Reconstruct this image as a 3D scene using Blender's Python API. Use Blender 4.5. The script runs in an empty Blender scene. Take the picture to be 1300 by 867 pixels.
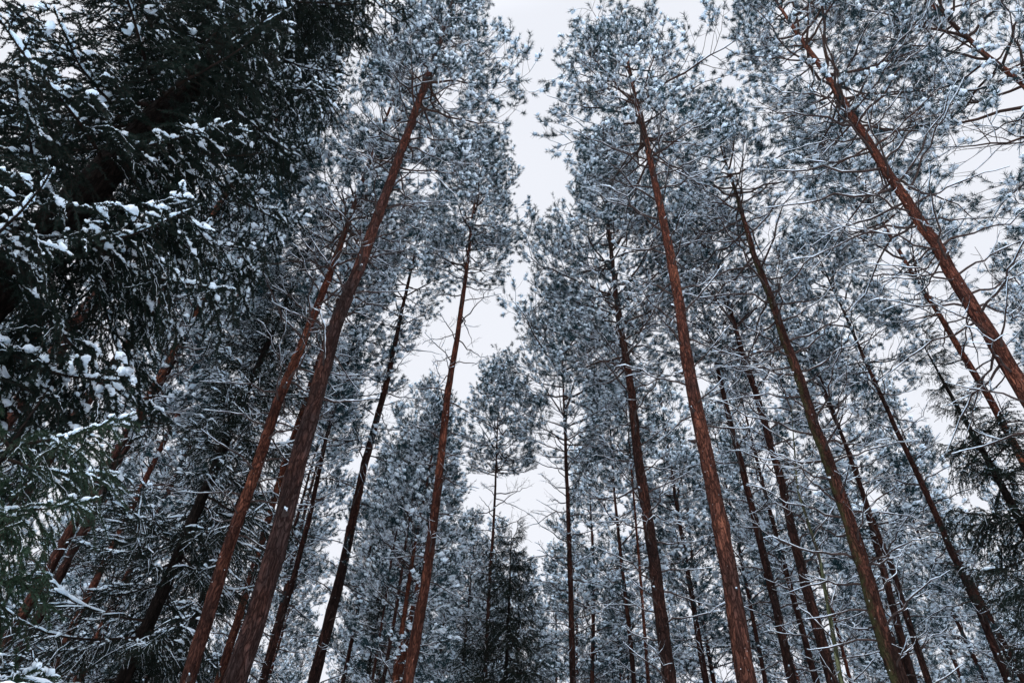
import bpy, math, random
import numpy as np
from mathutils import Matrix, Vector

# ------------------------------------------------------------------ camera, sky, sun, exposure
S = bpy.context.scene
COL = S.collection
CAM = np.array([0.0, 0.0, 1.6])
FPX = 867.0                                   # 24 mm lens, measured on a 1300 px wide frame
_z = np.array([55.0, 838.0, -FPX]); _z /= np.linalg.norm(_z)        # the zenith in camera axes
_f = np.array([0.0, 0.0, -1.0]); _y = _f - _z * (_f @ _z); _y /= np.linalg.norm(_y)
_x = np.cross(_y, _z)
ROT = np.array([_x, _y, _z])                  # camera axes -> world axes
cam = bpy.data.cameras.new('camera'); cam.lens = 24; cam.sensor_width = 36
cam.clip_start = 0.05; cam.clip_end = 3000
camo = bpy.data.objects.new('camera', cam); COL.objects.link(camo)
M4 = Matrix([list(ROT[i]) + [float(CAM[i])] for i in range(3)] + [[0, 0, 0, 1]])
camo.matrix_world = M4
S.camera = camo
S.view_settings.view_transform = 'Standard'
S.view_settings.look = 'None'
S.view_settings.exposure = 0.42
S.view_settings.gamma = 1.0
S.cycles.max_bounces = 6
S.cycles.diffuse_bounces = 4
S.cycles.transmission_bounces = 3
S.cycles.use_denoising = True

SUN_EL, SUN_AZ = math.radians(38), math.radians(200)
W = bpy.data.worlds.new('World'); S.world = W; W.use_nodes = True
nt = W.node_tree; nt.nodes.clear()
wo = nt.nodes.new('ShaderNodeOutputWorld')
sky = nt.nodes.new('ShaderNodeTexSky'); sky.sky_type = 'NISHITA'; sky.sun_disc = False
sky.sun_elevation = SUN_EL; sky.sun_rotation = SUN_AZ
b1 = nt.nodes.new('ShaderNodeBackground'); b1.inputs[1].default_value = 0.05
nt.links.new(sky.outputs[0], b1.inputs[0])
tc = nt.nodes.new('ShaderNodeTexCoord')
ns = nt.nodes.new('ShaderNodeTexNoise'); ns.inputs['Scale'].default_value = 1.6; ns.inputs['Detail'].default_value = 4
nt.links.new(tc.outputs['Generated'], ns.inputs['Vector'])
cr = nt.nodes.new('ShaderNodeValToRGB')       # a closed, very even cloud deck
cr.color_ramp.elements[0].position = 0.3; cr.color_ramp.elements[0].color = (0.675, 0.695, 0.75, 1)
cr.color_ramp.elements[1].position = 0.75; cr.color_ramp.elements[1].color = (0.715, 0.73, 0.78, 1)
nt.links.new(ns.outputs['Fac'], cr.inputs[0])
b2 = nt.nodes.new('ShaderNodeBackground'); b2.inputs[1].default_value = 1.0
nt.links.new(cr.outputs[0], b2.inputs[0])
# added fill for the crowns: cloud deck brightened out of view, high behind camera
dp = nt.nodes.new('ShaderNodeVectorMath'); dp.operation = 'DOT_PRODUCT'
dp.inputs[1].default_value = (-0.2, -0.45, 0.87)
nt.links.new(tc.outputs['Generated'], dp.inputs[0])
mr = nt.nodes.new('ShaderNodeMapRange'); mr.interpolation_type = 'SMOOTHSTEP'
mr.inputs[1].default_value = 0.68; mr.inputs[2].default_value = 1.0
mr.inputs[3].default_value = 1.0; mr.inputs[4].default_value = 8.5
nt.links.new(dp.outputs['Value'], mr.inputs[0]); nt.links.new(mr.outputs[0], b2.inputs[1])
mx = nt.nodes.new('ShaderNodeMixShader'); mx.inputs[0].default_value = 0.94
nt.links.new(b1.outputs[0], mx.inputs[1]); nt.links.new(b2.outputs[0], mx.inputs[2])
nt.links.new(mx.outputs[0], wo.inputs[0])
sl = bpy.data.lights.new('sun', 'SUN'); sl.energy = 1.5; sl.angle = math.radians(60); sl.color = (1, 0.97, 0.93)
so = bpy.data.objects.new('sun', sl); COL.objects.link(so)
so.rotation_euler = (math.pi / 2 - SUN_EL, 0, math.pi - SUN_AZ); so.location = (0, 0, 60)


def ray(px, py):
    d = ROT @ np.array([(px - 650) / FPX, (433.5 - py) / FPX, -1.0])
    return d


def at(px, py, D):
    d = ray(px, py); return CAM + d * (D / math.hypot(d[0], d[1]))


def project(P):
    c = ROT.T @ (np.asarray(P) - CAM)
    return 650 + FPX * c[0] / -c[2], 433.5 - FPX * c[1] / -c[2]


# ------------------------------------------------------------------ materials
def mat(name):
    m = bpy.data.materials.new(name); m.use_nodes = True
    n = m.node_tree.nodes; p = n['Principled BSDF']
    return m, n, m.node_tree.links, p


def noise(n, l, scale, detail=5, coord='Object', stretch=None, rough=0.6):
    t = n.new('ShaderNodeTexCoord'); x = n.new('ShaderNodeTexNoise')
    x.inputs['Scale'].default_value = scale; x.inputs['Detail'].default_value = detail
    x.inputs['Roughness'].default_value = rough
    if stretch:
        mp = n.new('ShaderNodeMapping'); mp.inputs['Scale'].default_value = stretch
        l.new(t.outputs[coord], mp.inputs[0]); l.new(mp.outputs[0], x.inputs['Vector'])
    else:
        l.new(t.outputs[coord], x.inputs['Vector'])
    return x


def ramp(n, l, src, stops):
    r = n.new('ShaderNodeValToRGB'); e = r.color_ramp.elements
    while len(e) < len(stops): e.new(0.5)
    for k, (p, c) in enumerate(stops):
        e[k].position = p; e[k].color = (*c, 1)
    l.new(src, r.inputs[0]); return r


def mixc(n, l, fac, a, b):
    m = n.new('ShaderNodeMix'); m.data_type = 'RGBA'
    if hasattr(fac, 'type') and not isinstance(fac, float): l.new(fac, m.inputs[0])
    else: m.inputs[0].default_value = fac
    for s, v in ((6, a), (7, b)):
        if isinstance(v, tuple): m.inputs[s].default_value = (*v, 1)
        else: l.new(v, m.inputs[s])
    return m.outputs[2]


def bark_material(name, dark, mid, light, plate, snowfleck=0.5, moss=0.0, zlow=3.0, zhigh=9.0, low=(0.06, 0.045, 0.04)):
    """Scots pine bark: long scaly plates, greyer near the ground, redder and flaking above."""
    m, n, l, p = mat(name)
    t = n.new('ShaderNodeTexCoord')
    mp = n.new('ShaderNodeMapping'); mp.inputs['Scale'].default_value = (1, 1, 0.2)
    l.new(t.outputs['Object'], mp.inputs[0])
    wn = n.new('ShaderNodeTexNoise'); wn.inputs['Scale'].default_value = 9; wn.inputs['Detail'].default_value = 4
    l.new(mp.outputs[0], wn.inputs['Vector'])
    ad = n.new('ShaderNodeVectorMath'); ad.operation = 'MULTIPLY_ADD'
    ad.inputs[1].default_value = (0.2, 0.2, 0.2)
    l.new(wn.outputs['Color'], ad.inputs[0]); l.new(mp.outputs[0], ad.inputs[2])
    vo = n.new('ShaderNodeTexVoronoi'); vo.feature = 'DISTANCE_TO_EDGE'; vo.inputs['Scale'].default_value = plate
    l.new(ad.outputs[0], vo.inputs['Vector'])
    vc = n.new('ShaderNodeTexVoronoi'); vc.inputs['Scale'].default_value = plate
    l.new(ad.outputs[0], vc.inputs['Vector'])
    n1 = noise(n, l, 3.2, 6, stretch=(1, 1, 0.25)); n2 = noise(n, l, 38, 6, stretch=(1, 1, 0.4))
    r1 = ramp(n, l, n1.outputs['Fac'], [(0.28, dark), (0.5, mid), (0.72, light)])
    hv = n.new('ShaderNodeHueSaturation'); l.new(r1.outputs[0], hv.inputs['Color'])
    mv = n.new('ShaderNodeMapRange'); l.new(vc.outputs['Color'], mv.inputs[0]); mv.inputs[3].default_value = 0.4; mv.inputs[4].default_value = 1.75
    l.new(mv.outputs[0], hv.inputs['Value'])
    sp = n.new('ShaderNodeSeparateXYZ'); l.new(t.outputs['Object'], sp.inputs[0])
    zr = n.new('ShaderNodeMapRange'); l.new(sp.outputs['Z'], zr.inputs[0])
    zr.inputs[1].default_value = zlow; zr.inputs[2].default_value = zhigh
    za = n.new('ShaderNodeMath'); za.operation = 'MULTIPLY_ADD'
    l.new(n1.outputs['Fac'], za.inputs[0]); za.inputs[1].default_value = 2.4; za.inputs[2].default_value = -1.2
    zb = n.new('ShaderNodeMath'); zb.operation = 'ADD'; zb.use_clamp = True
    l.new(za.outputs[0], zb.inputs[0]); l.new(zr.outputs[0], zb.inputs[1])
    gm = n.new('ShaderNodeHueSaturation'); gm.inputs['Color'].default_value = (*low, 1); l.new(mv.outputs[0], gm.inputs['Value'])
    col = mixc(n, l, zb.outputs[0], gm.outputs[0], hv.outputs[0])
    cr_ = ramp(n, l, vo.outputs['Distance'], [(0.0, (0.1, 0.1, 0.1)), (0.16, (1, 1, 1))])
    fr = ramp(n, l, n2.outputs['Fac'], [(0.32, (0.35, 0.35, 0.35)), (0.62, (1, 1, 1))])
    mu = n.new('ShaderNodeMath'); mu.operation = 'MULTIPLY'
    l.new(cr_.outputs[0], mu.inputs[0]); l.new(fr.outputs[0], mu.inputs[1])
    col = mixc(n, l, mu.outputs[0], tuple(c * 0.28 for c in dark), col)
    if moss > 0:                                   # moss on the side turned to -x
        ms = n.new('ShaderNodeMapRange'); nm = n.new('ShaderNodeNewGeometry'); sn = n.new('ShaderNodeSeparateXYZ')
        l.new(nm.outputs['Normal'], sn.inputs[0]); l.new(sn.outputs['X'], ms.inputs[0])
        ms.inputs[1].default_value = -0.45; ms.inputs[2].default_value = -0.95; ms.inputs[4].default_value = moss
        nq = noise(n, l, 7, 5, rough=0.75); mq = n.new('ShaderNodeMath'); mq.operation = 'MULTIPLY'
        rq = ramp(n, l, nq.outputs['Fac'], [(0.42, (0, 0, 0)), (0.58, (1, 1, 1))])
        l.new(rq.outputs[0], mq.inputs[0]); l.new(ms.outputs[0], mq.inputs[1])
        col = mixc(n, l, mq.outputs[0], col, (0.03, 0.036, 0.014))
    n3 = noise(n, l, 26, 3, stretch=(1, 1, 0.7)); n4 = noise(n, l, 1.3, 2)
    aa = n.new('ShaderNodeMath'); aa.operation = 'MULTIPLY_ADD'
    l.new(n4.outputs['Fac'], aa.inputs[0]); aa.inputs[1].default_value = 0.22; l.new(n3.outputs['Fac'], aa.inputs[2])
    sr = ramp(n, l, aa.outputs[0], [(0.90 - 0.1 * snowfleck, (0, 0, 0)), (0.93 - 0.1 * snowfleck, (1, 1, 1))])
    col = mixc(n, l, sr.outputs[0], col, (0.72, 0.74, 0.78))
    l.new(col, p.inputs['Base Color']); p.inputs['Roughness'].default_value = 0.9
    p.inputs['Specular IOR Level'].default_value = 0.05
    h = n.new('ShaderNodeMath'); h.operation = 'ADD'
    l.new(mu.outputs[0], h.inputs[0]); l.new(vc.outputs['Color'], h.inputs[1])
    bp = n.new('ShaderNodeBump'); bp.inputs['Strength'].default_value = 1.0; bp.inputs['Distance'].default_value = 0.02
    l.new(h.outputs[0], bp.inputs['Height']); l.new(bp.outputs[0], p.inputs['Normal'])
    return m


def simple(name, stops, scale, rough=0.85, spec=0.2, trans=0.0, tcol=None, bump=0.0, coord='Object'):
    m, n, l, p = mat(name)
    nz = noise(n, l, scale, 4, coord)
    r = ramp(n, l, nz.outputs['Fac'], stops)
    l.new(r.outputs[0], p.inputs['Base Color']); p.inputs['Roughness'].default_value = rough
    p.inputs['Specular IOR Level'].default_value = spec
    if bump:
        bp = n.new('ShaderNodeBump'); bp.inputs['Strength'].default_value = bump; bp.inputs['Distance'].default_value = 0.01
        b2_ = noise(n, l, scale * 6, 3, coord); l.new(b2_.outputs['Fac'], bp.inputs['Height']); l.new(bp.outputs[0], p.inputs['Normal'])
    if trans > 0:
        tr = n.new('ShaderNodeBsdfTranslucent'); mxs = n.new('ShaderNodeMixShader'); mxs.inputs[0].default_value = trans
        if tcol: tr.inputs[0].default_value = (*tcol, 1)
        else: l.new(r.outputs[0], tr.inputs[0])
        o = n['Material Output']
        l.new(p.outputs[0], mxs.inputs[1]); l.new(tr.outputs[0], mxs.inputs[2]); l.new(mxs.outputs[0], o.inputs[0])
    return m


RED_BARK = bark_material('red_pine_bark', (0.026, 0.009, 0.007), (0.095, 0.030, 0.018), (0.22, 0.085, 0.05), 26, 0.8, zlow=4.0, zhigh=12, low=(0.034, 0.017, 0.014))
GREY_BARK = bark_material('grey_pine_bark', (0.024, 0.009, 0.007), (0.095, 0.029, 0.018), (0.19, 0.072, 0.044), 24, 0.2, zlow=8.5, zhigh=13.5, low=(0.034, 0.022, 0.021))
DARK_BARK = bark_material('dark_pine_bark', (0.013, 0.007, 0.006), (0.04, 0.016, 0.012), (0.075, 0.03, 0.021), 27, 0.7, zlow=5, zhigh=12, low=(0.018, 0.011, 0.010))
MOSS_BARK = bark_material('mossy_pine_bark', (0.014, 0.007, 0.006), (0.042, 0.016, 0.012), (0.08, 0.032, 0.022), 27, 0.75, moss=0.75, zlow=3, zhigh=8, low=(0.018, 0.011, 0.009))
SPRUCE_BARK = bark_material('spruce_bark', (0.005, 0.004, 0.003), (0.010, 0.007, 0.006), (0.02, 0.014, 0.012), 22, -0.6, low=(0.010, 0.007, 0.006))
GREEN_BARK = bark_material('green_aspen_bark', (0.035, 0.04, 0.022), (0.075, 0.085, 0.045), (0.12, 0.13, 0.08), 9, 0.3, zlow=-2, zhigh=-1)
TWIG = simple('dead_twig_wood', [(0.3, (0.014, 0.011, 0.011)), (0.7, (0.04, 0.028, 0.025))], 14, 0.9, 0.1)
LIMB = simple('live_limb_wood', [(0.3, (0.016, 0.011, 0.010)), (0.7, (0.045, 0.026, 0.020))], 5, 0.9, 0.1)
PINE_NEEDLE = simple('pine_needles', [(0.3, (0.003, 0.012, 0.016)), (0.7, (0.009, 0.034, 0.042))], 1.3, 0.65, 0.12, 0.15)
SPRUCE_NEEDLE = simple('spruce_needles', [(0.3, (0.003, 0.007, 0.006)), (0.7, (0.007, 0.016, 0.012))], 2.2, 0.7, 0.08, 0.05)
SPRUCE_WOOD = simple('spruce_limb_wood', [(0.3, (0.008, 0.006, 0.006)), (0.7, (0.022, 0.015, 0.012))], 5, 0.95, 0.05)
YOUNG_NEEDLE = simple('young_spruce_needles', [(0.3, (0.007, 0.018, 0.011)), (0.7, (0.018, 0.04, 0.022))], 2.2, 0.6, 0.15, 0.08)
SNOW = simple('fresh_snow', [(0.3, (0.76, 0.80, 0.85)), (0.7, (0.85, 0.88, 0.91))], 9, 0.6, 0.2, 0.58, (0.69, 0.83, 0.94), bump=0.25)
GROUND_SNOW = simple('ground_snow', [(0.35, (0.68, 0.71, 0.76)), (0.7, (0.84, 0.86, 0.89))], 0.6, 0.7, 0.25, bump=0.4)


# ------------------------------------------------------------------ geometry in numpy, all triangles
class Geo:
    def __init__(s): s.v = []; s.f = []; s.m = []; s.n = 0

    def add(s, v, f, m=0):
        v = np.asarray(v, np.float32).reshape(-1, 3); f = np.asarray(f, np.int32).reshape(-1, 3)
        if len(v) == 0 or len(f) == 0: return
        s.v.append(v); s.f.append(f + s.n); s.m.append(np.full(len(f), m, np.int32)); s.n += len(v)

    def arrays(s):
        if not s.v: return np.zeros((0, 3), np.float32), np.zeros((0, 3), np.int32), np.zeros(0, np.int32)
        return np.concatenate(s.v), np.concatenate(s.f), np.concatenate(s.m)


def mesh_from(name, v, f, m, mats, smooth=True):
    me = bpy.data.meshes.new(name)
    me.vertices.add(len(v)); me.vertices.foreach_set('co', np.ascontiguousarray(v, np.float32).ravel())
    me.loops.add(len(f) * 3); me.loops.foreach_set('vertex_index', np.ascontiguousarray(f, np.int32).ravel())
    me.polygons.add(len(f)); me.polygons.foreach_set('loop_start', np.arange(0, len(f) * 3, 3, dtype=np.int32))
    me.polygons.foreach_set('material_index', np.ascontiguousarray(m, np.int32))
    me.polygons.foreach_set('use_smooth', np.full(len(f), smooth, bool))
    for x in mats: me.materials.append(x)
    me.update(calc_edges=True)
    return me


def build(name, geo, mats, parent=None, smooth=True):
    v, f, m = geo.arrays()
    return link(name, mesh_from(name, v, f, m, mats, smooth), parent)


def link(name, me, parent=None):
    o = bpy.data.objects.new(name, me); COL.objects.link(o); o.parent = parent
    return o


def empty(name, loc, label, cat, group=None):
    o = bpy.data.objects.new(name, None); COL.objects.link(o); o.location = loc
    o.empty_display_size = 0.3
    o['label'] = label; o['category'] = cat
    if group: o['group'] = group
    return o


def copy_tree(o, parent=None):
    c = o.copy(); COL.objects.link(c); c.parent = parent
    for ch in list(o.children): copy_tree(ch, c)
    return c


def nrm(a): return a / np.maximum(np.linalg.norm(a, axis=-1, keepdims=True), 1e-9)


def tubes(P, R, sides):
    """P (n,k,3) polylines, R (n,k) radii -> vertices, triangles"""
    n, k, _ = P.shape
    T = nrm(np.gradient(P, axis=1))
    up = np.zeros_like(T); up[..., 2] = 1.0
    bad = np.abs(T[..., 2]) > 0.95
    up[bad] = (1, 0, 0)
    A = nrm(np.cross(T, up)); B = np.cross(A, T)
    a = np.arange(sides) * 2 * math.pi / sides
    V = P[:, :, None] + R[:, :, None, None] * (np.cos(a)[:, None] * A[:, :, None] + np.sin(a)[:, None] * B[:, :, None])
    i = np.arange(n)[:, None, None] * k * sides; j = np.arange(k - 1)[None, :, None] * sides
    s = np.arange(sides)[None, None]; s2 = (s + 1) % sides
    q0 = i + j + s; q1 = i + j + s2; q2 = q1 + sides; q3 = q0 + sides
    F = np.concatenate([np.stack([q0, q1, q2], -1).reshape(-1, 3), np.stack([q0, q2, q3], -1).reshape(-1, 3)])
    return V.reshape(-1, 3), F


def lerp_poly(P, t):
    """P (n,k,3), t (n,m) in 0..1 -> points (n,m,3), tangents"""
    n, k, _ = P.shape
    x = np.clip(t, 0, 0.9999) * (k - 1); i = x.astype(int); f = (x - i)[..., None]
    r = np.arange(n)[:, None]
    a, b = P[r, i], P[r, np.minimum(i + 1, k - 1)]
    return a * (1 - f) + b * f, nrm(b - a)


def curve(p0, d, L, k, rng, wig=0.1, lift=0.0):
    """polylines from p0 (n,3) along d (n,3), lengths L (n), k points; lift bends them up"""
    n = len(p0); t = np.linspace(0, 1, k)[None, :, None]
    P = p0[:, None] + d[:, None] * L[:, None, None] * t
    w = rng.normal(0, 1, (n, k, 3)).cumsum(1); w -= w[:, :1]
    P = P + w * (wig * L / k)[:, None, None]
    P[..., 2] += (np.asarray(lift) * L)[:, None] * (t[..., 0] ** 2)
    return P


def snow_over(g, P, r, rng, thick=0.012, keep=0.75, sides=5, m=0, fine=1):
    """lumpy sausages of snow lying on top of the twigs"""
    n, k, _ = P.shape
    if n == 0: return
    sel = rng.random(n) < keep
    P = P[sel]; n = len(P)
    if n == 0: return
    rsel = np.asarray(r)[sel] if np.ndim(r) == 1 else (np.asarray(r)[sel].mean(1) if np.ndim(r) == 2 else np.full(n, float(r)))
    if fine > 1:
        P, _ = lerp_poly(P, np.broadcast_to(np.linspace(0, 1, (k - 1) * fine + 1), (n, (k - 1) * fine + 1)))
        P = P + rng.normal(0, thick * 0.22, P.shape)
        k = P.shape[1]
    kk = k
    lump = 0.45 + 1.1 * rng.random((n, kk))
    if fine > 1: lump = (0.7 + 0.6 * rng.random((n, kk))) * np.clip(np.repeat(rng.random((n, kk // 3 + 1)) * 1.7, 3, axis=1)[:, :kk], 0.42, 1.2)
    prof = np.sin(np.linspace(0.12, math.pi - 0.12, kk)) ** 0.5
    T = nrm(np.gradient(P, axis=1)); flat = np.clip(1.15 - 1.9 * np.abs(T[..., 2]) ** 1.4, 0.03, 1)
    R = (thick * lump * prof) * flat + 0.001
    rr = rsel[:, None] * np.ones((1, kk))
    Q = P.copy(); Q[..., 2] += rr + R * 0.55
    g.add(*tubes(Q, R, sides), m)


OCT_V = np.array([(1, 0, 0), (-1, 0, 0), (0, 1, 0), (0, -1, 0), (0, 0, 1), (0, 0, -1)], float)
OCT_F = np.array([(0, 2, 4), (2, 1, 4), (1, 3, 4), (3, 0, 4), (2, 0, 5), (1, 2, 5), (3, 1, 5), (0, 3, 5)])


_m = np.array([[0, 2], [0, 3], [0, 4], [0, 5], [1, 2], [1, 3], [1, 4], [1, 5], [2, 4], [2, 5], [3, 4], [3, 5]])
_mid = {tuple(e): 6 + k for k, e in enumerate(_m)}
HI_V = np.concatenate([OCT_V, nrm(OCT_V[_m].mean(1))])
HI_F = np.array([t for a, b, c in OCT_F for ab, bc, ca in [(_mid[tuple(sorted((a, b)))], _mid[tuple(sorted((b, c)))], _mid[tuple(sorted((c, a)))])]
                 for t in ((a, ab, ca), (ab, b, bc), (ca, bc, c), (ab, bc, ca))])


def blobs(g, C, sx, rng, m=0, hi=False, flat=0.7):
    """lumps of snow"""
    n = len(C)
    if n == 0: return
    BV, BF = (HI_V, HI_F) if hi else (OCT_V, OCT_F)
    k = len(BV)
    s = sx[:, None, None] * ((0.75 + 0.5 * rng.random((n, k, 1))) if hi else (0.6 + 0.8 * rng.random((n, k, 1))))
    V = BV[None] * s * np.array([1, 1, flat])
    if hi: V[..., 0] *= rng.uniform(1.0, 1.9, (n, 1))
    a = rng.random(n) * 6.28; c, si = np.cos(a)[:, None], np.sin(a)[:, None]
    X = V[..., 0] * c - V[..., 1] * si; Y = V[..., 0] * si + V[..., 1] * c
    V = np.stack([X, Y, V[..., 2]], -1) + C[:, None]
    F = BF[None] + (np.arange(n) * k)[:, None, None]
    g.add(V.reshape(-1, 3), F.reshape(-1, 3), m)


def blades(p, d, ln, w, rng):
    """one thin triangle per needle"""
    n = len(p)
    s = nrm(np.cross(d, rng.normal(0, 1, (n, 3)))) * (np.asarray(w) / 2).reshape(-1, 1) if np.ndim(w) else nrm(np.cross(d, rng.normal(0, 1, (n, 3)))) * w / 2
    V = np.stack([p - s, p + s, p + d * np.asarray(ln).reshape(-1, 1)], 1)
    return V.reshape(-1, 3), np.arange(n * 3).reshape(-1, 3)


def tufts(needles, snow, C, D, rng, per, ln, w, shoot, frost, lump=1.0, load=None):
    """foxtail pine shoots: needles all round a short shoot, snow held on the upper ones"""
    n = len(C)
    if n == 0: return
    u = rng.random((n, per)); sh = shoot * (0.7 + 0.6 * rng.random(n))
    p = C[:, None] + D[:, None] * (u * sh[:, None])[..., None]
    e = rng.normal(0, 1, (n, per, 3)); e -= (e * D[:, None]).sum(-1, keepdims=True) * D[:, None]; e = nrm(e)
    a = np.radians(30 + 42 * rng.random((n, per)) * (1.1 - 0.5 * u))[..., None]
    d = nrm(D[:, None] * np.cos(a) + e * np.sin(a) - np.array([0, 0, 0.12]))
    L = ln * (0.75 + 0.45 * rng.random((n, per)))
    load = np.full(n, 0.62) if load is None else load
    fr = rng.random((n, per)) < np.clip(frost * (0.75 + 0.9 * e[..., 2]) * (0.25 + 1.5 * load[:, None]), 0.01, 0.9)
    k = ~fr
    needles.add(*blades(p[k], d[k], L[k], w, rng))
    snow.add(*blades(p[fr] + np.array([0, 0, 0.006]), d[fr], L[fr] * 0.9, w * 1.25, rng))
    b = rng.random(n) < load
    for q in range(3):
        nb = b.sum()
        cc = C[b] + D[b] * (sh[b] * rng.uniform(0.0, 1.0, nb))[:, None] + np.array([0, 0, 1]) * (ln * rng.uniform(0.2, 0.5, nb))[:, None] + rng.normal(0, ln * 0.22, (nb, 3)) * np.array([1, 1, 0.4])
        blobs(snow, cc, lump * ln * rng.uniform(0.26, 0.66, nb), rng, flat=0.5)


def pine_branch(L, rng, per=14, nw=0.007, frost=0.4, droop=0.0, tw=1.0, lump=1.0):
    """one live pine limb along +x: wood, needles and snow as three arrays"""
    wood, needles, snow = Geo(), Geo(), Geo()
    P0 = curve(np.zeros((1, 3)), np.array([[1.0, 0, 0.02]]), np.array([L]), 10, rng, 0.16, np.array([rng.uniform(0.05, 0.22) - droop]))
    r0 = 0.010 + 0.0095 * L
    wood.add(*tubes(P0, np.linspace(r0, 0.005, 10)[None], 5))
    snow_over(snow, P0[:, 3:], np.linspace(r0 * .6, 0.006, 7)[None], rng, 0.013, 1.0, 5, fine=2)
    m = int(4 + 3.4 * L)
    t = np.sort(rng.uniform(0.36, 0.99, m))[None]
    p, T = lerp_poly(P0, t); p, T = p[0], T[0]; t = t[0]
    side = np.where(np.arange(m) % 2 == 0, 1, -1) * 1.0
    lat = nrm(np.cross(np.array([0, 0, 1.0]), T))
    ang = np.radians(rng.uniform(35, 68, m))[:, None]
    d = nrm(T * np.cos(ang) + lat * side[:, None] * np.sin(ang) + np.stack([np.zeros(m), np.zeros(m), rng.normal(0.08, 0.11, m)], 1))
    l2 = L * (0.16 + 0.42 * (1 - t) ** 0.8) * rng.uniform(0.6, 1.25, m) + 0.12
    P1 = curve(p, d, l2, 6, rng, 0.16, np.full(m, 0.10) - droop)
    wood.add(*tubes(P1, np.linspace(1, 0.4, 6)[None] * (0.003 + 0.0055 * l2)[:, None], 4))
    snow_over(snow, P1, 0.003 + 0.003 * l2, rng, 0.011, 0.6, 4, fine=2)
    q = 5
    n3 = np.clip((l2 * 3.4 + 1).astype(int), 1, q)
    t3 = rng.uniform(0.25, 1.0, (m, q)); p3, T3 = lerp_poly(P1, t3)
    msk = np.arange(q)[None] < n3[:, None]
    p3, T3, t3 = p3[msk], T3[msk], t3[msk]
    k = len(p3)
    lat3 = nrm(np.cross(np.array([0, 0, 1.0]), T3)) * np.where(rng.random(k) < 0.5, 1, -1)[:, None]
    a3 = np.radians(rng.uniform(25, 62, k))[:, None]
    d3 = nrm(T3 * np.cos(a3) + lat3 * np.sin(a3) + np.stack([np.zeros(k), np.zeros(k), rng.normal(0.16 - droop, 0.2, k)], 1))
    l3 = rng.uniform(0.12, 0.36, k)
    P3 = curve(p3, d3, l3, 3, rng, 0.18, np.full(k, 0.2 - droop))
    wood.add(*tubes(P3, np.linspace(1, 0.6, 3)[None] * np.full((k, 1), 0.003 * tw), 3))
    snow_over(snow, P3, 0.004, rng, 0.010, 0.25, 3)
    # shoots at the ends and along the outer twigs
    e3 = nrm(P3[:, -1] - P3[:, -2]); e1 = nrm(P1[:, -1] - P1[:, -2])
    c4, d4 = lerp_poly(P3, rng.uniform(0.35, 0.9, (k, 1))); sel = rng.random(k) < 0.22
    dd = nrm(d4[:, 0] + rng.normal(0, 0.55, (k, 3)))
    C = np.concatenate([P3[:, -1], P1[:, -1], c4[sel, 0], P0[:, -1]])
    D = np.concatenate([e3, e1, dd[sel], nrm(P0[:, -1] - P0[:, -2])])
    D = nrm(D + np.array([0, 0, 0.25]))
    wl = np.where(rng.random(m) < 0.47, rng.uniform(0.7, 1.0, m), rng.uniform(0.0, 0.2, m))
    own = np.broadcast_to(np.arange(m)[:, None], (m, q))[msk]
    load = np.concatenate([wl[own], wl, wl[own][sel], [0.6]])
    tufts(needles, snow, C, D, rng, per, 0.072 * tw, nw, 0.13 * tw, frost, lump, load)
    return wood.arrays(), needles.arrays(), snow.arrays()


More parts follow.
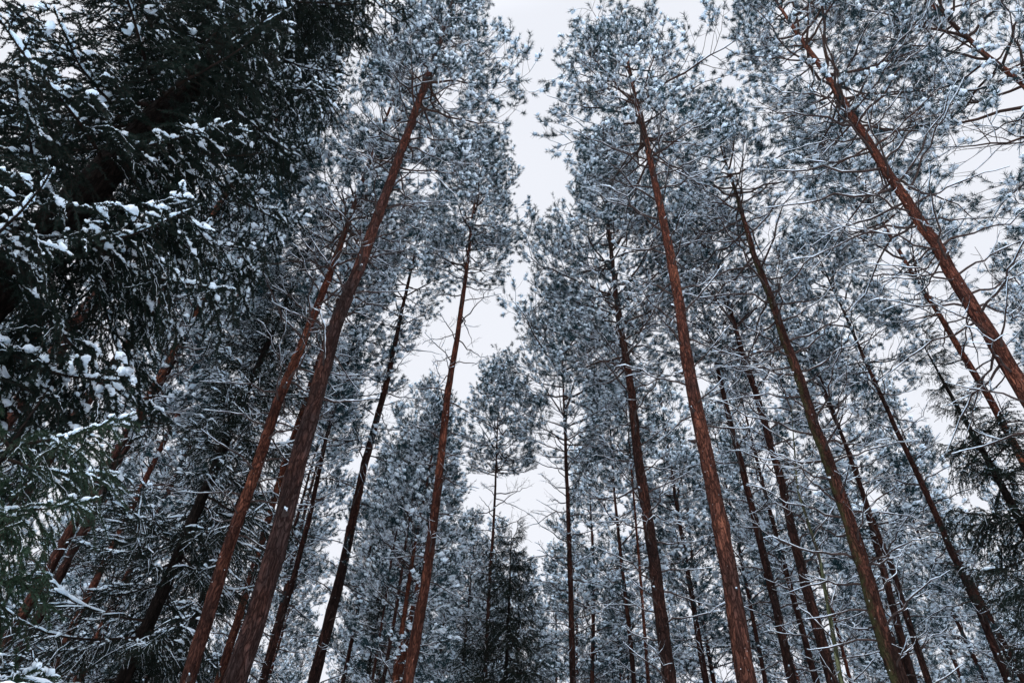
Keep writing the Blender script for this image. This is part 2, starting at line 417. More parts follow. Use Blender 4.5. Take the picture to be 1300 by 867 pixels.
def spruce_branch(L, rng, dens=220, nw=0.004, nl=0.021, snowy=0.75, thick=0.022, hang=0.55, snf=1):
    """one drooping spruce bough along +x with hanging side sprays, needles and pads of snow"""
    wood, needles, snow = Geo(), Geo(), Geo()
    t0 = np.linspace(0, 1, 12)
    dr = rng.uniform(0.22, 0.42)
    P0 = np.stack([L * t0, L * 0.05 * np.sin(t0 * 4 + rng.random() * 6), L * (-dr * t0 * 1.25 + dr * 1.05 * t0 ** 2.6)], 1)[None]
    P0 = P0 + (rng.normal(0, 0.012, P0.shape)).cumsum(1) * [[[0.2, 1, 0.6]]] * L * 0.35
    P0[:, 0] = 0
    r0 = 0.008 + 0.0075 * L
    wood.add(*tubes(P0, np.linspace(r0, 0.004, 12)[None], 6))
    m = int(7 + 11 * L)
    t = np.linspace(0.12, 0.97, m) + rng.normal(0, 0.02, m); t = np.clip(t, 0.08, 0.985)[None]
    p, T = lerp_poly(P0, t); p, T = p[0], T[0]; t = t[0]
    side = np.where(np.arange(m) % 2 == 0, 1, -1) * 1.0
    lat = nrm(np.cross(np.array([0, 0, 1.0]), T))
    ang = np.radians(rng.uniform(42, 68, m))[:, None]
    d = nrm(T * np.cos(ang) + lat * side[:, None] * np.sin(ang) + np.stack([np.zeros(m), np.zeros(m), rng.uniform(-0.45, 0.08, m)], 1))
    l2 = L * (0.10 + 0.34 * (1 - t)) * np.minimum(1, 0.35 + t * 2.6) * rng.uniform(0.6, 1.2, m) + 0.10
    P1 = curve(p, d, l2, 7, rng, 0.12, -rng.uniform(0.1, hang, m))
    wood.add(*tubes(P1, np.linspace(1, 0.4, 7)[None] * (0.003 + 0.005 * l2)[:, None], 4))
    q = 16
    n3 = np.clip((l2 * 20).astype(int), 2, q)
    t3 = rng.uniform(0.1, 1.0, (m, q)); p3, T3 = lerp_poly(P1, t3)
    msk = np.arange(q)[None] < n3[:, None]; p3, T3 = p3[msk], T3[msk]; k = len(p3)
    lat3 = nrm(np.cross(np.array([0, 0, 1.0]), T3)) * np.where(rng.random(k) < 0.5, 1, -1)[:, None]
    a3 = np.radians(rng.uniform(28, 60, k))[:, None]
    d3 = nrm(T3 * np.cos(a3) + lat3 * np.sin(a3) + np.stack([np.zeros(k), np.zeros(k), rng.uniform(-0.7, 0.05, k)], 1))
    l3 = rng.uniform(0.07, 0.26, k)
    P3 = curve(p3, d3, l3, 4, rng, 0.12, -rng.uniform(0.0, 0.6, k))
    wood.add(*tubes(P3, np.full((k, 4), 0.0028), 3))
    for PP, ll in ((P0[:, 2:], np.array([L * 0.82])), (P1, l2), (P3, l3)):
        n = len(PP); cnt = np.maximum((ll * dens).astype(int), 3)
        idx = np.repeat(np.arange(n), cnt); tt = rng.random(len(idx))
        x = tt * (PP.shape[1] - 1) * 0.9999; i = x.astype(int); f = (x - i)[:, None]
        a, b = PP[idx, i], PP[idx, i + 1]; c = a * (1 - f) + b * f; Tn = nrm(b - a)
        e = rng.normal(0, 1, c.shape); e -= (e * Tn).sum(-1, keepdims=True) * Tn; e = nrm(e)
        dn = nrm(Tn * 0.75 + e * 0.8)
        needles.add(*blades(c, dn, nl * rng.uniform(0.7, 1.2, len(c)), nw, rng))
    # snow: pads on the upper outer half and fingers along the side sprays
    if snowy > 0:
        up1 = P1.copy(); up1[..., 2] += 0.012
        snow_over(snow, up1[:, 2:], 0.006, rng, thick, snowy, 6, fine=snf)
        s3 = P3.copy(); s3[..., 2] += 0.010
        snow_over(snow, s3, 0.004, rng, thick * 0.72, snowy * 0.5, 5, fine=snf)
        o = P0[:, 4:].copy(); o[..., 2] += 0.012
        snow_over(snow, o, 0.008, rng, thick * 0.75, 1.0 if snowy > 0.3 else 0.0, 6, fine=snf + 1)
        # soft lumps bridging the sprays
        nb = int(m * (2.2 if snf == 1 else 0.9) * snowy)
        tt = rng.uniform(0.15, 0.85, (m, 3)); bp, _ = lerp_poly(P1, tt); bp = bp.reshape(-1, 3)
        bp = bp[rng.permutation(len(bp))[:nb]] + np.array([0, 0, 0.02])
        blobs(snow, bp, thick * rng.uniform(0.6, 1.25, len(bp)), rng, hi=snf > 1)
    return wood.arrays(), needles.arrays(), snow.arrays()


def bare_branch(L, rng, snowy=0.6, thick=0.0075):
    """a dead limb along +x with a few side twigs and snow lying on it"""
    g = Geo()
    lift = rng.uniform(-0.22, 0.4)
    P0 = curve(np.zeros((1, 3)), np.array([[1.0, 0, 0]]), np.array([L]), 10, rng, 0.22, np.array([lift]))
    r0 = 0.007 + 0.0085 * L
    g.add(*tubes(P0, np.linspace(r0, 0.0035, 10)[None], 6), 0)
    m = int(1 + rng.integers(2, 5) * L)
    t = rng.uniform(0.25, 0.98, m)[None]; p, T = lerp_poly(P0, t); p, T = p[0], T[0]
    lat = nrm(np.cross(np.array([0, 0, 1.0]), T)) * np.where(rng.random(m) < 0.5, 1, -1)[:, None]
    a = np.radians(rng.uniform(30, 70, m))[:, None]
    d = nrm(T * np.cos(a) + lat * np.sin(a) + np.stack([np.zeros(m), np.zeros(m), rng.normal(0.1, 0.35, m)], 1))
    l2 = rng.uniform(0.15, 0.5, m) * L * (1.1 - t[0])+0.08
    P1 = curve(p, d, l2, 6, rng, 0.2, rng.uniform(-0.1, 0.3, m))
    g.add(*tubes(P1, np.linspace(1, 0.5, 6)[None] * (0.003 + 0.004 * l2)[:, None], 4), 0)
    q = 3
    p3, T3 = lerp_poly(P1, rng.uniform(0.3, 0.95, (m, q))); p3 = p3.reshape(-1, 3); T3 = T3.reshape(-1, 3)
    d3 = nrm(T3 + rng.normal(0, 0.6, T3.shape)); P3 = curve(p3, d3, np.repeat(l2, q) * rng.uniform(0.15, 0.5, m * q), 4, rng, 0.2)
    g.add(*tubes(P3, np.full((m * q, 4), 0.0028), 3), 0)
    for s in range(3):
        i = 1 + s * 3
        snow_over(g, P0[:, i:i + 3], np.full((1, min(3, 10 - i)), r0 * (0.75 - 0.2 * s)), rng, thick * 1.25, snowy, 5, 1)
    snow_over(g, P0[:, 1:], np.linspace(r0 * 0.9, 0.004, 9)[None], rng, thick * 0.8, 0.7, 5, 1, fine=2)
    snow_over(g, P1, 0.004, rng, thick * 0.8, snowy, 4, 1)
    return g


# ------------------------------------------------------------------ limb stores
RNG = np.random.default_rng(11)
LENS = (0.7, 1.2, 1.8, 2.5)
PINE_FINE = [[pine_branch(L, RNG, 52, 0.0095, 0.13, tw=1.45, lump=1.0) for _ in range(5)] for L in LENS]
PINE_FAR = [[pine_branch(L, RNG, 24, 0.02, 0.12, tw=1.75, lump=1.25) for _ in range(4)] for L in LENS]
SPRUCE_FAR = [[spruce_branch(L, RNG, 130, 0.012, 0.034, 0.55, 0.024) for _ in range(4)] for L in (0.8, 1.5, 2.3)]
SPRUCE_DARK = [[spruce_branch(L, RNG, 110, 0.012, 0.038, 0.12, 0.022, 1.0) for _ in range(4)] for L in (0.8, 1.5, 2.3)]
BARE = [mesh_from('branch', *bare_branch(L, RNG).arrays(), [TWIG, SNOW]) for L in (0.35, 0.5, 0.9, 1.2, 1.5, 1.8, 2.1, 2.4, 1.3, 1.7, 2.0, 2.7)]
BARE_LEN = (0.35, 0.5, 0.9, 1.2, 1.5, 1.8, 2.1, 2.4, 1.3, 1.7, 2.0, 2.7)


def rot_branch(az, pitch, roll):
    return np.array(Matrix.Rotation(az, 3, 'Z') @ Matrix.Rotation(-pitch, 3, 'Y') @ Matrix.Rotation(roll, 3, 'X'))


class Trunk:
    """a tapering, slightly wandering axis from the ground to the top, in coordinates local to the base"""
    def __init__(s, pts, r, H):
        s.z = np.array([p[2] for p in pts]); s.x = np.array([p[0] for p in pts]); s.y = np.array([p[1] for p in pts]); s.r = r; s.H = H

    def pos(s, z): return np.stack([np.interp(z, s.z, s.x), np.interp(z, s.z, s.y), np.asarray(z, float)], -1)

    def rad(s, z):
        t = np.clip(np.asarray(z) / s.H, 0, 1)
        return s.r * (1 - 0.55 * t - 0.40 * t ** 3) + s.r * 0.5 * np.exp(-np.asarray(z) / 0.35)


def trunk_geo(tr, rng, sides=18, step=0.22, rough=0.05, stubs=0):
    g = Geo()
    k = int(tr.H / step) + 2
    z = np.linspace(-0.15, tr.H, k); P = tr.pos(z)
    w = rng.normal(0, 1, (k, 2)).cumsum(0); w -= np.linspace(0, 1, k)[:, None] * w[-1]; P[:, :2] += w * tr.r * 0.03
    a = np.arange(sides) * 2 * math.pi / sides
    rr = tr.rad(z)[:, None] * (1 + rng.normal(0, rough, (k, sides)))
    kn = rng.integers(0, k, k // 5); rr[kn] *= 1.05
    V = np.stack([P[:, None, 0] + rr * np.cos(a), P[:, None, 1] + rr * np.sin(a), np.broadcast_to(P[:, None, 2], rr.shape)], -1)
    i = np.arange(k - 1)[:, None] * sides; s = np.arange(sides)[None]; s2 = (s + 1) % sides
    F = np.concatenate([np.stack([i + s, i + s2, i + sides + s2], -1).reshape(-1, 3), np.stack([i + s, i + sides + s2, i + sides + s], -1).reshape(-1, 3)])
    g.add(V.reshape(-1, 3), F)
    return g


def stub_geo(rng):
    """a broken limb stump with a cap of snow"""
    g = Geo(); L = rng.uniform(0.05, 0.10)
    P = curve(np.zeros((1, 3)), np.array([[1.0, 0, 0.25]]), np.array([L]), 4, rng, 0.1)
    g.add(*tubes(P, np.array([[0.030, 0.019, 0.012, 0.005]]), 7), 0)
    Q = P.copy(); Q[..., 2] += 0.012
    snow_over(g, Q, 0.004, rng, 0.012, 1.1, 5, 1, fine=2)
    return g


STUBS = [mesh_from('branch_stub', *stub_geo(RNG).arrays(), [TWIG, SNOW]) for _ in range(6)]


def prof_pine(s):
    return np.where(s < 0.28, 0.62 + 0.38 * s / 0.28, 1 - 0.80 * np.clip((s - 0.28) / 0.72, 0, 1) ** 1.5)


def pine_crown(tr, cb, Rc, rng, store, lens=LENS, gap=0.85, low_pitch=(-12, 22), top_pitch=52, per=6, keep=0.9, pf=prof_pine, lop=(0, 0), holes=-0.9):
    """join limbs from the store round the axis: wood, needles, snow"""
    out = [Geo(), Geo(), Geo()]
    z = cb; a0 = rng.random() * 6.28; ph = rng.random(2) * 6.28
    while z < tr.H - 0.15:
        s = (z - cb) / (tr.H - cb)
        nb = max(2, int(rng.normal(per, 0.8)))
        for j in range(nb):
            if rng.random() > keep: continue
            az = a0 + j * 6.283 / nb + rng.normal(0, 0.3)
            if math.sin(2 * az + 1.1 * z + ph[0]) + math.sin(3 * az - 0.8 * z + ph[1]) < holes: continue
            L = max(0.35, Rc * float(pf(np.array(s))) * rng.uniform(0.5, 1.2) * (1 + lop[0] * math.cos(az - lop[1])))
            pit = math.radians(rng.uniform(*low_pitch) * (1 - s) + top_pitch * s + rng.normal(0, 5))
            zi = z + rng.normal(0, 0.11)
            c = int(np.argmin([abs(math.log(L / q)) for q in lens]))
            parts = store[c][rng.integers(len(store[c]))]
            sc = L / lens[c]
            R = rot_branch(az, pit, rng.uniform(-0.35, 0.35)) * sc
            if rng.random() < 0.5: R = R @ np.diag([1, -1, 1])
            o = tr.pos(min(zi, tr.H))
            for g, (v, f, m) in zip(out, parts):
                g.add(v @ R.T + o, f)
        a0 += 2.4 + rng.normal(0, 0.3)
        z += gap * rng.uniform(0.7, 1.3) * (1 - 0.35 * s)
    # leader
    parts = store[0][0]
    for g, (v, f, m) in zip(out, parts): g.add(v @ (rot_branch(0, 1.4, 0) * 0.8).T + tr.pos(tr.H - 0.3), f)
    return out


def prof_spruce(s): return 1 - 0.93 * np.clip(s, 0, 1) ** 1.05


def dress(root, tr, bark, rng, crown, needle_mat, trunk_sides=18):
    t = build('trunk', trunk_geo(tr, rng, trunk_sides), [bark], root)
    c = build('crown', crown[1], [needle_mat], root, smooth=False)
    build('limbs', crown[0], [SPRUCE_WOOD if needle_mat is SPRUCE_NEEDLE else LIMB], c); build('snow', crown[2], [SNOW], c)
    return t


def bare_limbs(root, tr, z0, z1, n, rng, lmax=2.0, lmin=0.5, up=(-8, 32)):
    for i in range(n):
        u = (i + rng.random()) / n; z = z0 + (z1 - z0) * u
        L = lmin + (lmax - lmin) * (0.25 + 0.75 * u) * rng.uniform(0.4, 1.1)
        c = int(np.argmin([abs(math.log(L / q)) + rng.random() * 0.25 for q in BARE_LEN]))
        o = link('branch', BARE[c], root)
        az = i * 2.39996 + rng.normal(0, 0.5)
        o.location = tr.pos(z) + np.array([math.cos(az), math.sin(az), 0]) * tr.rad(z) * 0.7
        o.rotation_euler = (rng.uniform(-0.3, 0.3), -math.radians(rng.uniform(*up)), az)
        s = L / BARE_LEN[c]; o.scale = (s, s, s)


def stubs(root, tr, z0, z1, n, rng, face=None):
    for i in range(n):
        z = z0 + (z1 - z0) * (i + rng.random()) / n; az = rng.random() * 6.28 if face is None else face + rng.normal(0, 0.9)
        o = link('branch_stub', STUBS[rng.integers(len(STUBS))], root)
        o.location = tr.pos(z) + np.array([math.cos(az), math.sin(az), 0]) * tr.rad(z) * 0.8
        o.rotation_euler = (0, 0, az); s = rng.uniform(0.7, 1.4); o.scale = (s, s, s)


# ------------------------------------------------------------------ ground
def ground():
    g = Geo(); n = 121
    c = np.sign(np.linspace(-1, 1, n)) * np.abs(np.linspace(-1, 1, n)) ** 2.6 * 1200
    X, Y = np.meshgrid(c, c)
    rng = np.random.default_rng(3)
    Z = 0.05 * np.sin(X * 0.9 + 1) * np.cos(Y * 0.7) + 0.04 * np.sin(X * 2.1 + Y * 1.3) + rng.normal(0, 0.008, X.shape)
    Z = np.where(np.hypot(X, Y) < 120, Z, 0)
    V = np.stack([X, Y, Z], -1).reshape(-1, 3)
    i = np.arange(n - 1)[:, None] * n + np.arange(n - 1)[None]
    F = np.concatenate([np.stack([i, i + 1, i + n + 1], -1).reshape(-1, 3), np.stack([i, i + n + 1, i + n], -1).reshape(-1, 3)])
    g.add(V, F)
    o = build('ground', g, [GROUND_SNOW]); o['kind'] = 'structure'


ground()

# ------------------------------------------------------------------ the pines one can tell apart
ALLXY = []


def hero_pine(label, pts, D, H, dia, cb_y, Rc, bark, seed, bare=16, bare_len=1.8, bare_from=0.35, group='tall pines of the stand', fine=True, nstub=5, gap=0.85,
              per=6, keep=0.9, name='pine_tree', lop=(0, 0), top_pitch=52, holes=-0.85):
    rng = np.random.default_rng(seed)
    W3 = [at(x, y, D) for x, y in pts]                      # bottom first
    lo, hi = W3[0], W3[-1]
    dirv = (hi - lo) / (hi[2] - lo[2])
    lean = np.array([dirv[0], dirv[1]]) * 0.35
    base = np.array([lo[0] - lean[0] * lo[2], lo[1] - lean[1] * lo[2], 0])
    top = hi + np.array([lean[0], lean[1], 1]) * (H - hi[2])
    P = [base] + W3 + ([top] if H > hi[2] + 0.2 else [])
    L = [p - base for p in P]
    tr = Trunk(L, dia * 0.39, H)
    ys = np.array([p[1] for p in pts][::-1]); zs = np.array([w[2] for w in W3][::-1])
    cb = float(np.interp(cb_y, ys, zs)) if cb_y >= ys[0] else float(zs[0] + (H - zs[0]) * 0.1)
    root = empty(name, base, label, 'pine tree', group)
    ALLXY.append((base[0], base[1]))
    crown = pine_crown(tr, cb, Rc, rng, PINE_FINE if fine else PINE_FAR, gap=gap, per=per, keep=keep, lop=lop, top_pitch=top_pitch, holes=holes)
    dress(root, tr, bark, rng, crown, PINE_NEEDLE)
    if bare: bare_limbs(root, tr, cb * bare_from, cb + (H - cb) * 0.25, int(bare * 2.3), rng, bare_len)
    if nstub: stubs(root, tr, 2.5, cb * 0.9, nstub, rng, face=math.atan2(-base[1], -base[0]))
    return root


hero_pine('thickest pine trunk, rough grey bark below turning orange red above, leaning left of centre',
          [(302, 867), (346, 728), (380, 590), (429, 411), (462, 330), (490, 255), (520, 170), (548, 90), (572, 10)], 6.8, 25, 0.285, 215, 1.9, GREY_BARK, 1, bare=15, bare_len=1.5, bare_from=0.55, lop=(0.25, 0.6))
hero_pine('red barked pine close beside the thickest trunk on its left, bare twigs below the crown',
          [(240, 867), (287, 705), (329, 588), (353, 511), (391, 421), (430, 318), (462, 225)], 9.6, 24, 0.255, 330, 2.3, RED_BARK, 2, bare=26, bare_len=2.4, bare_from=0.5)
hero_pine('thin pine trunk seen in the gap between the two biggest leaning trunks on the left',
          [(275, 867), (322, 716), (360, 588)], 14.5, 23, 0.24, 470, 1.6, RED_BARK, 3, bare=12, fine=False)
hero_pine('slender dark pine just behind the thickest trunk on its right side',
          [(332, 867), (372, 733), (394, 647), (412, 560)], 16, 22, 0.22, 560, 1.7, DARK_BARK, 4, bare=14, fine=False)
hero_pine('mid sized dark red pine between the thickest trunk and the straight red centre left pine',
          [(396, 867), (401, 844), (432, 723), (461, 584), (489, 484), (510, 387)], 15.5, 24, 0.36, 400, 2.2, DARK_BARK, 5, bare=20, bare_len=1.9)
hero_pine('straight red pine left of the central sky gap, narrow crown and bare side limbs',
          [(518, 867), (541, 740), (556, 619), (568, 504), (582, 421), (594, 331), (604, 240)], 12, 24, 0.28, 350, 1.9, RED_BARK, 6, gap=0.62, holes=-1.2, bare=18, bare_len=1.9, bare_from=0.45)
hero_pine('thin brown pine just left of the straight red centre left pine, crown hidden behind it',
          [(485, 867), (504, 761), (523, 629)], 21, 20, 0.2, 610, 1.6, DARK_BARK, 7, bare=14, fine=False)
hero_pine('thinnest dark stem of the pair left of the straight red centre left pine',
          [(472, 867), (496, 716), (508, 650)], 23, 19, 0.17, 640, 1.5, DARK_BARK, 8, bare=12, fine=False)
hero_pine('slim pine under the central sky gap, small light crown above fine bare twigs',
          [(615, 867), (622, 733), (627, 654), (631, 560), (633, 500)], 21, 21.5, 0.215, 600, 1.9, DARK_BARK, 9, gap=0.62, holes=-1.2, bare=26, bare_len=1.9, bare_from=0.4, fine=True)
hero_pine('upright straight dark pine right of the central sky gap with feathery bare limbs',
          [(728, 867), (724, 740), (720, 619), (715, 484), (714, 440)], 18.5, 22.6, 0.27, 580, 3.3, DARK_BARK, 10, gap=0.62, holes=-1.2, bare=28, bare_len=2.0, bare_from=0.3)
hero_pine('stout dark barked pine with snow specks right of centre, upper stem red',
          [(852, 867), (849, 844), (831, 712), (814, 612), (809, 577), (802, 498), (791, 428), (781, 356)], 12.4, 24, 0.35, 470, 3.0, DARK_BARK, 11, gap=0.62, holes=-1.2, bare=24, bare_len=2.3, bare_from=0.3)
hero_pine('thin red companion stem just behind the stout dark pine right of centre',
          [(824, 867), (814, 735), (806, 640)], 20, 21, 0.17, 600, 1.4, RED_BARK, 12, bare=10, fine=False)
hero_pine('tallest red pine right of the sky gap, snow capped stubs and broad crown',
          [(948, 867), (929, 740), (912, 653), (895, 577), (888, 550), (870, 453), (862, 390), (845, 297), (831, 235), (814, 152), (804, 114)], 7.6, 22.8, 0.285, 205, 2.3, RED_BARK, 13, lop=(0.1, 0.2), holes=-1.1, bare=18, bare_len=2.2, bare_from=0.5, nstub=11)
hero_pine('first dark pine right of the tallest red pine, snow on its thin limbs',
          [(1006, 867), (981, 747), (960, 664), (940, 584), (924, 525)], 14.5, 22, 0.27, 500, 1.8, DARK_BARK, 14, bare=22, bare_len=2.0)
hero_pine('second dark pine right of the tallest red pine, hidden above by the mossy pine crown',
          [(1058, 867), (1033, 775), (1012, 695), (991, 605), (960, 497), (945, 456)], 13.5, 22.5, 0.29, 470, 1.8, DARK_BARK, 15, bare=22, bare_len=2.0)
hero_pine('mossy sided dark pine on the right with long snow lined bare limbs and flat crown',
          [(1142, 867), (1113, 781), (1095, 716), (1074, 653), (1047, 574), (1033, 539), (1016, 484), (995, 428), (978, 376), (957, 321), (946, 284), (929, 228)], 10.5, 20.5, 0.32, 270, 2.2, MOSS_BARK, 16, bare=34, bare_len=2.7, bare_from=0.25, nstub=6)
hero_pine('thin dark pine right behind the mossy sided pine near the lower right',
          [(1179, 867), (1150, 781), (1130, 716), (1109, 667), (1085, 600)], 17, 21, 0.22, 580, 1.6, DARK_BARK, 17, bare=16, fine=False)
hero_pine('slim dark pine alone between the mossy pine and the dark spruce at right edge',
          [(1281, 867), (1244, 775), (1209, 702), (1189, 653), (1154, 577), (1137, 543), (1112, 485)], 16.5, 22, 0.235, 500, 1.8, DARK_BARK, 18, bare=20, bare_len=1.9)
hero_pine('big red pine leaning in from the right edge, long bare limbs under wide crown',
          [(1420, 690), (1300, 494), (1251, 415), (1216, 359), (1189, 311), (1168, 284), (1126, 221), (1095, 173), (1064, 121)], 8.6, 24.5, 0.29, 190, 2.6, RED_BARK, 19, lop=(0.3, -0.3), holes=-1.1, bare=30, bare_len=2.8, bare_from=0.5, per=5)
hero_pine('narrow red pine seen below the big right edge pine, half hidden by snowy foliage',
          [(1310, 600), (1296, 577), (1258, 505), (1223, 449), (1189, 390), (1171, 366)], 15, 24, 0.26, 400, 2.4, RED_BARK, 20, bare=18, bare_len=2.0)
hero_pine('pine in the upper right corner, short piece of red trunk among frosted needles',
          [(1560, 420), (1300, 107), (1251, 69)], 10.5, 28, 0.2, 300, 2.7, RED_BARK, 21, bare=16, bare_len=2.2, bare_from=0.6, per=5)
hero_pine('reddish pine at the far left, lower trunk showing under the dark spruce',
          [(-25, 867), (14, 806), (52, 740), (114, 629), (149, 570)], 12.5, 23, 0.24, 520, 1.7, RED_BARK, 22, bare=12, fine=False)
hero_pine('black looking thin pine crossing in front of the far left reddish pine',
          [(2, 867), (35, 812), (83, 716), (120, 645), (145, 595)], 13.5, 22, 0.22, 520, 1.5, DARK_BARK, 23, bare=14, fine=False)
hero_pine('left one of two brownish pines beside the snowy spruce at lower left',
          [(58, 867), (93, 792), (128, 722)], 16, 21, 0.22, 650, 1.5, RED_BARK, 24, bare=10, fine=False)
hero_pine('right one of two brownish pines beside the snowy spruce at lower left',
          [(96, 867), (107, 837), (138, 775), (168, 715)], 18, 21, 0.22, 640, 1.5, RED_BARK, 25, bare=10, fine=False)
hero_pine('brown pine trunk at the left edge seen through the near dark spruce',
          [(-160, 760), (0, 546), (48, 484), (93, 421)], 8.5, 23, 0.27, 300, 1.8, RED_BARK, 26, bare=12)
hero_pine('dark red pine trunk glimpsed under the drooping boughs of the near dark spruce',
          [(-20, 700), (80, 550), (118, 497), (160, 440)], 10.5, 23, 0.26, 400, 1.6, RED_BARK, 27, bare=10, fine=False)

# ------------------------------------------------------------------ green stemmed sapling on the right
def sapling():
    rng = np.random.default_rng(77)
    pts = [(1068, 867), (1040, 705), (1012, 622), (1008, 567), (1004, 500)]; D = 11.5
    W3 = [at(x, y, D) for x, y in pts]; base = np.array([W3[0][0] + 0.05, W3[0][1], 0])
    tr = Trunk([p - base for p in [base] + W3], 0.05, W3[-1][2])
    root = empty('aspen_sapling', base, 'thin green stemmed leafless sapling between the dark pines on the right', 'young tree')
    build('trunk', trunk_geo(tr, rng, 12), [GREEN_BARK], root)
    bare_limbs(root, tr, tr.H * 0.4, tr.H, 16, rng, 1.2, 0.4, (20, 55))


sapling()


# ------------------------------------------------------------------ spruces
def plain_trunk(px, py, D, H, dia):
    p = at(px, py, D); base = np.array([p[0], p[1], 0.0])
    ALLXY.append((base[0], base[1]))
    return base, Trunk([np.array([0, 0, -0.2]), np.array([0.05, 0.02, H * 0.5]), np.array([0, 0, H])], dia / 2, H)


def near_spruce(name, label, base, tr, z0, Rc, seed, gap=0.27, snowy=0.8, group=None, thick=0.024, per=(4, 6), pitch=(-22, 6), keep=1.0, ndl=SPRUCE_NEEDLE, low=0.7):
    """every bough of this close tree is a part of its own: needles with its limb, snow as a sub-part"""
    rng = np.random.default_rng(seed)
    protos = []
    for L in (0.7, 1.2, 1.7, 2.2, 2.7):
        for k in range(3):
            w, n, s = spruce_branch(L, rng, 430, 0.0085, 0.028, snowy * (1.0, 0.6, 0.0)[k], thick, snf=4, hang=0.9)
            g = Geo(); g.add(w[0], w[1], 0); g.add(n[0], n[1], 1)
            protos.append((L, mesh_from('bough', *g.arrays(), [SPRUCE_WOOD, ndl], False), mesh_from('snow', *s, [SNOW])))
    root = empty(name, base, label, 'spruce tree', group)
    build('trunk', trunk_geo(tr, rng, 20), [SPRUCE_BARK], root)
    z = z0; a0 = rng.random() * 6; cnt = 0; rest = [Geo(), Geo()]
    coarse = [spruce_branch(q, rng, 170, 0.014, 0.03, 0.15, thick) for q in (0.8, 1.3, 1.8)]
    while z < tr.H - 0.2:
        s = (z - z0) / (tr.H - z0); nb = rng.integers(*per)
        for j in range(nb):
            if rng.random() > keep: continue
            az = a0 + j * 6.283 / nb + rng.normal(0, 0.25)
            L = max(0.5, Rc * (1 - 0.9 * s ** 1.25) * (low + (1 - low) * min(1, s / 0.5)) * rng.uniform(0.75, 1.15))
            pit = math.radians(rng.uniform(*pitch) + 30 * s); roll = rng.uniform(-0.25, 0.25); loc = tr.pos(z + rng.normal(0, 0.1))
            if cnt < 99:
                c = int(np.argmin([abs(math.log(L / q[0])) + rng.random() * 0.15 for q in protos]))
                q = protos[c]; sc = L / q[0]
                o = link('bough', q[1], root)
                if len(q[2].vertices) > 2000: link('snow', q[2], o)
                o.location = loc; o.rotation_euler = (roll, -pit, az)
                o.scale = (sc, sc * rng.choice([-1, 1]), sc); cnt += 1
            else:
                w, n, sn = coarse[rng.integers(3)]; R = rot_branch(az, pit, roll) * (L / 1.3)
                for (v, f, m), k, g in ((w, 0, rest[0]), (n, 1, rest[0]), (sn, 0, rest[1])): g.add(v @ R.T + loc, f, k)
        a0 += 2.4; z += gap * rng.uniform(0.7, 1.3)
    if rest[0].n:
        c = build('crown', rest[0], [SPRUCE_WOOD, ndl], root, False); c['kind'] = 'stuff'
        build('snow', rest[1], [SNOW], c)
    return root


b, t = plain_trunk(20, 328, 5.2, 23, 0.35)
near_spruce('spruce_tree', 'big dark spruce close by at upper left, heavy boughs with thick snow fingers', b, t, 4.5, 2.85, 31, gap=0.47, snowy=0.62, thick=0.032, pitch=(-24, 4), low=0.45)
b, t = plain_trunk(-95, 710, 3.9, 4.1, 0.08)
near_spruce('young_spruce', 'small green spruce at the lower left edge, snow lined tips reaching in', b, t, 0.5, 1.2, 32, gap=0.3, thick=0.017, ndl=YOUNG_NEEDLE, low=1.0)


def far_spruce(label, base, tr, z0, Rc, seed, store, group='snowy spruces', gap=0.34, per=5, pitch=(-25, 5), name='spruce_tree', pf=prof_spruce):
    rng = np.random.default_rng(seed)
    root = empty(name, base, label, 'spruce tree', group)
    c = pine_crown(tr, z0, Rc, rng, store, (0.8, 1.5, 2.3), gap, pitch, 35, per, 0.95, pf, holes=-9)
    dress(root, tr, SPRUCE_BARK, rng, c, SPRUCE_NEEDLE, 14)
    return root


b, t = plain_trunk(208, 733, 12, 17, 0.26)
far_spruce('snow laden spruce at lower left, dark straight stem with pale layered boughs', b, t, 3.0, 2.3, 41, SPRUCE_FAR, gap=0.5)
b, t = plain_trunk(268, 720, 19, 17, 0.26)
far_spruce('dense dark spruce between the snowy spruce and the red leaning pine', b, t, 2.5, 2.4, 42, SPRUCE_DARK, gap=0.5)
b, t = plain_trunk(643, 800, 18, 12.2, 0.2)
far_spruce('black drooping spruce at bottom centre under the sky gap', b, t, 2.0, 1.4, 43, SPRUCE_DARK, gap=0.4, pitch=(-52, -22), pf=lambda s: 1 - 0.8 * np.clip(s, 0, 1) ** 3)
b, t = plain_trunk(1285, 640, 13, 12.5, 0.25)
far_spruce('dark spruce at the right edge, black boughs hanging behind the slim pine', b, t, 3.0, 2.2, 44, SPRUCE_DARK, gap=0.5)
b, t = plain_trunk(470, 830, 24, 13, 0.2)
far_spruce('snow dusted spruce low behind the twin thin stems left of centre', b, t, 2.0, 2.0, 45, SPRUCE_DARK, gap=0.42)

# ------------------------------------------------------------------ pines deeper in the stand, alike
def far_models():
    out = []
    for k in range(6):
        rng = np.random.default_rng(100 + k); H = 21.0 + rng.uniform(-1.5, 1.5)
        tr = Trunk([np.array([0, 0, -0.2]), np.array([rng.normal(0, .12), rng.normal(0, .12), H * .35]), np.array([rng.normal(0, .2), rng.normal(0, .2), H * .7]), np.array([0, 0, H])], rng.uniform(0.10, 0.14), H)
        root = empty('pine_tree', (0, 0, -50), '', 'pine tree', '')
        cb = H * rng.uniform(0.36, 0.52)
        c = pine_crown(tr, cb, rng.uniform(1.6, 2.1), rng, PINE_FAR, gap=0.95, per=6, keep=0.9)
        dress(root, tr, RED_BARK if k % 3 == 0 else DARK_BARK, rng, c, PINE_NEEDLE, 12)
        bare_limbs(root, tr, H * 0.12, cb * 1.1, 14, rng, 1.9)
        out.append((root, H))
    return out


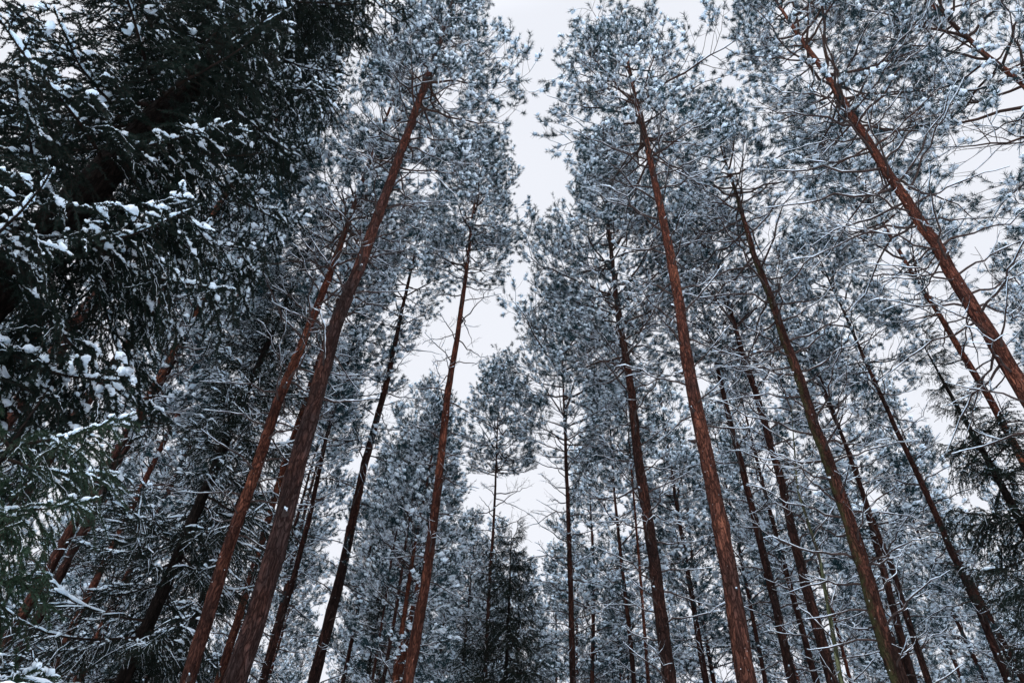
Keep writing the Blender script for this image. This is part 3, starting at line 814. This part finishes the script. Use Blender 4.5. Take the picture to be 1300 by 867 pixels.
def limit(px):
    """how high in the picture the far trees' tops stand, read from the photograph's skyline"""
    return float(np.interp(px, [-200, 300, 400, 470, 540, 570, 610, 660, 700, 740, 775, 800, 840, 880, 930, 1000, 1500],
                           [330, 430, 430, 420, 480, 540, 640, 705, 695, 590, 400, 380, 490, 460, 400, 330, 300]))


def label_for(px):
    for x, t in ((300, 'slender snowy pine deep in the stand behind the leaning trunks on the left'),
                 (520, 'slender snowy pine deep in the stand left of the straight red pine'),
                 (730, 'slender snowy pine far off under the central sky gap'),
                 (940, 'slender snowy pine deep in the stand around the stout dark pine and tallest red pine')):
        if px < x: return t
    return 'slender snowy pine deep in the stand behind the mossy pine on the right'


def far_stand():
    rng = np.random.default_rng(5); models = far_models(); used = [False] * len(models)
    xy = list(ALLXY); n = 0
    wanted = [(1180, 620, 30), (1245, 570, 26), (1120, 560, 28), (1060, 600, 34), (705, 700, 40), (735, 690, 36), (675, 720, 48), (770, 470, 26), (745, 560, 32), (865, 560, 27), (560, 520, 30), (450, 440, 24), (830, 440, 24), (1270, 330, 17), (1340, 200, 15), (600, 660, 40), (530, 560, 33), (1150, 260, 17), (1010, 420, 22)]
    for it in range(9000):
        if n >= 140: break
        if it < len(wanted):
            wx, wy, D = wanted[it]; p = at(wx, wy, D); x, y = p[0], p[1]
        else:
            D = 13 + 55 * rng.random() ** 0.85; a = rng.uniform(-1.15, 1.2)
            x, y = D * math.sin(a), D * math.cos(a)
        if min((x - u) ** 2 + (y - v) ** 2 for u, v in xy) < (1.9 if D < 30 else 1.6) ** 2: continue
        k = rng.integers(len(models)); root, H = models[k]
        s = rng.uniform(0.72, 1.12) if it >= len(wanted) else p[2] / H
        tx, ty = project((x, y, H * s)); bx, by = project((x, y, 2))
        if tx < -60 and bx < -60 or tx > 1380 or ty > 880: continue
        if ty < limit(tx) - 5: 
            s2 = s
            for _k in range(9):
                s2 *= 0.93; tx, ty = project((x, y, H * s2))
                if ty >= limit(tx) - 5: break
            if ty < limit(tx) - 5 or s2 < 0.45: continue
            s = s2
        o = root if not used[k] else copy_tree(root); used[k] = True
        o.location = (x, y, 0); o.rotation_euler = (0, 0, rng.random() * 6.28); w = s * rng.uniform(0.85, 1.15); o.scale = (w, w, s)
        mx_, my_ = project((x, y, H * s * 0.55))
        o['label'] = label_for(mx_); o['group'] = 'slender pines deep in the stand, ' + o['label'].split('stand ')[-1].split('far off ')[-1]
        xy.append((x, y)); n += 1
    for (r, H), u in zip(models, used):
        if not u:
            for ch in list(r.children):
                for c2 in list(ch.children): bpy.data.objects.remove(c2)
                bpy.data.objects.remove(ch)
            bpy.data.objects.remove(r)


far_stand()
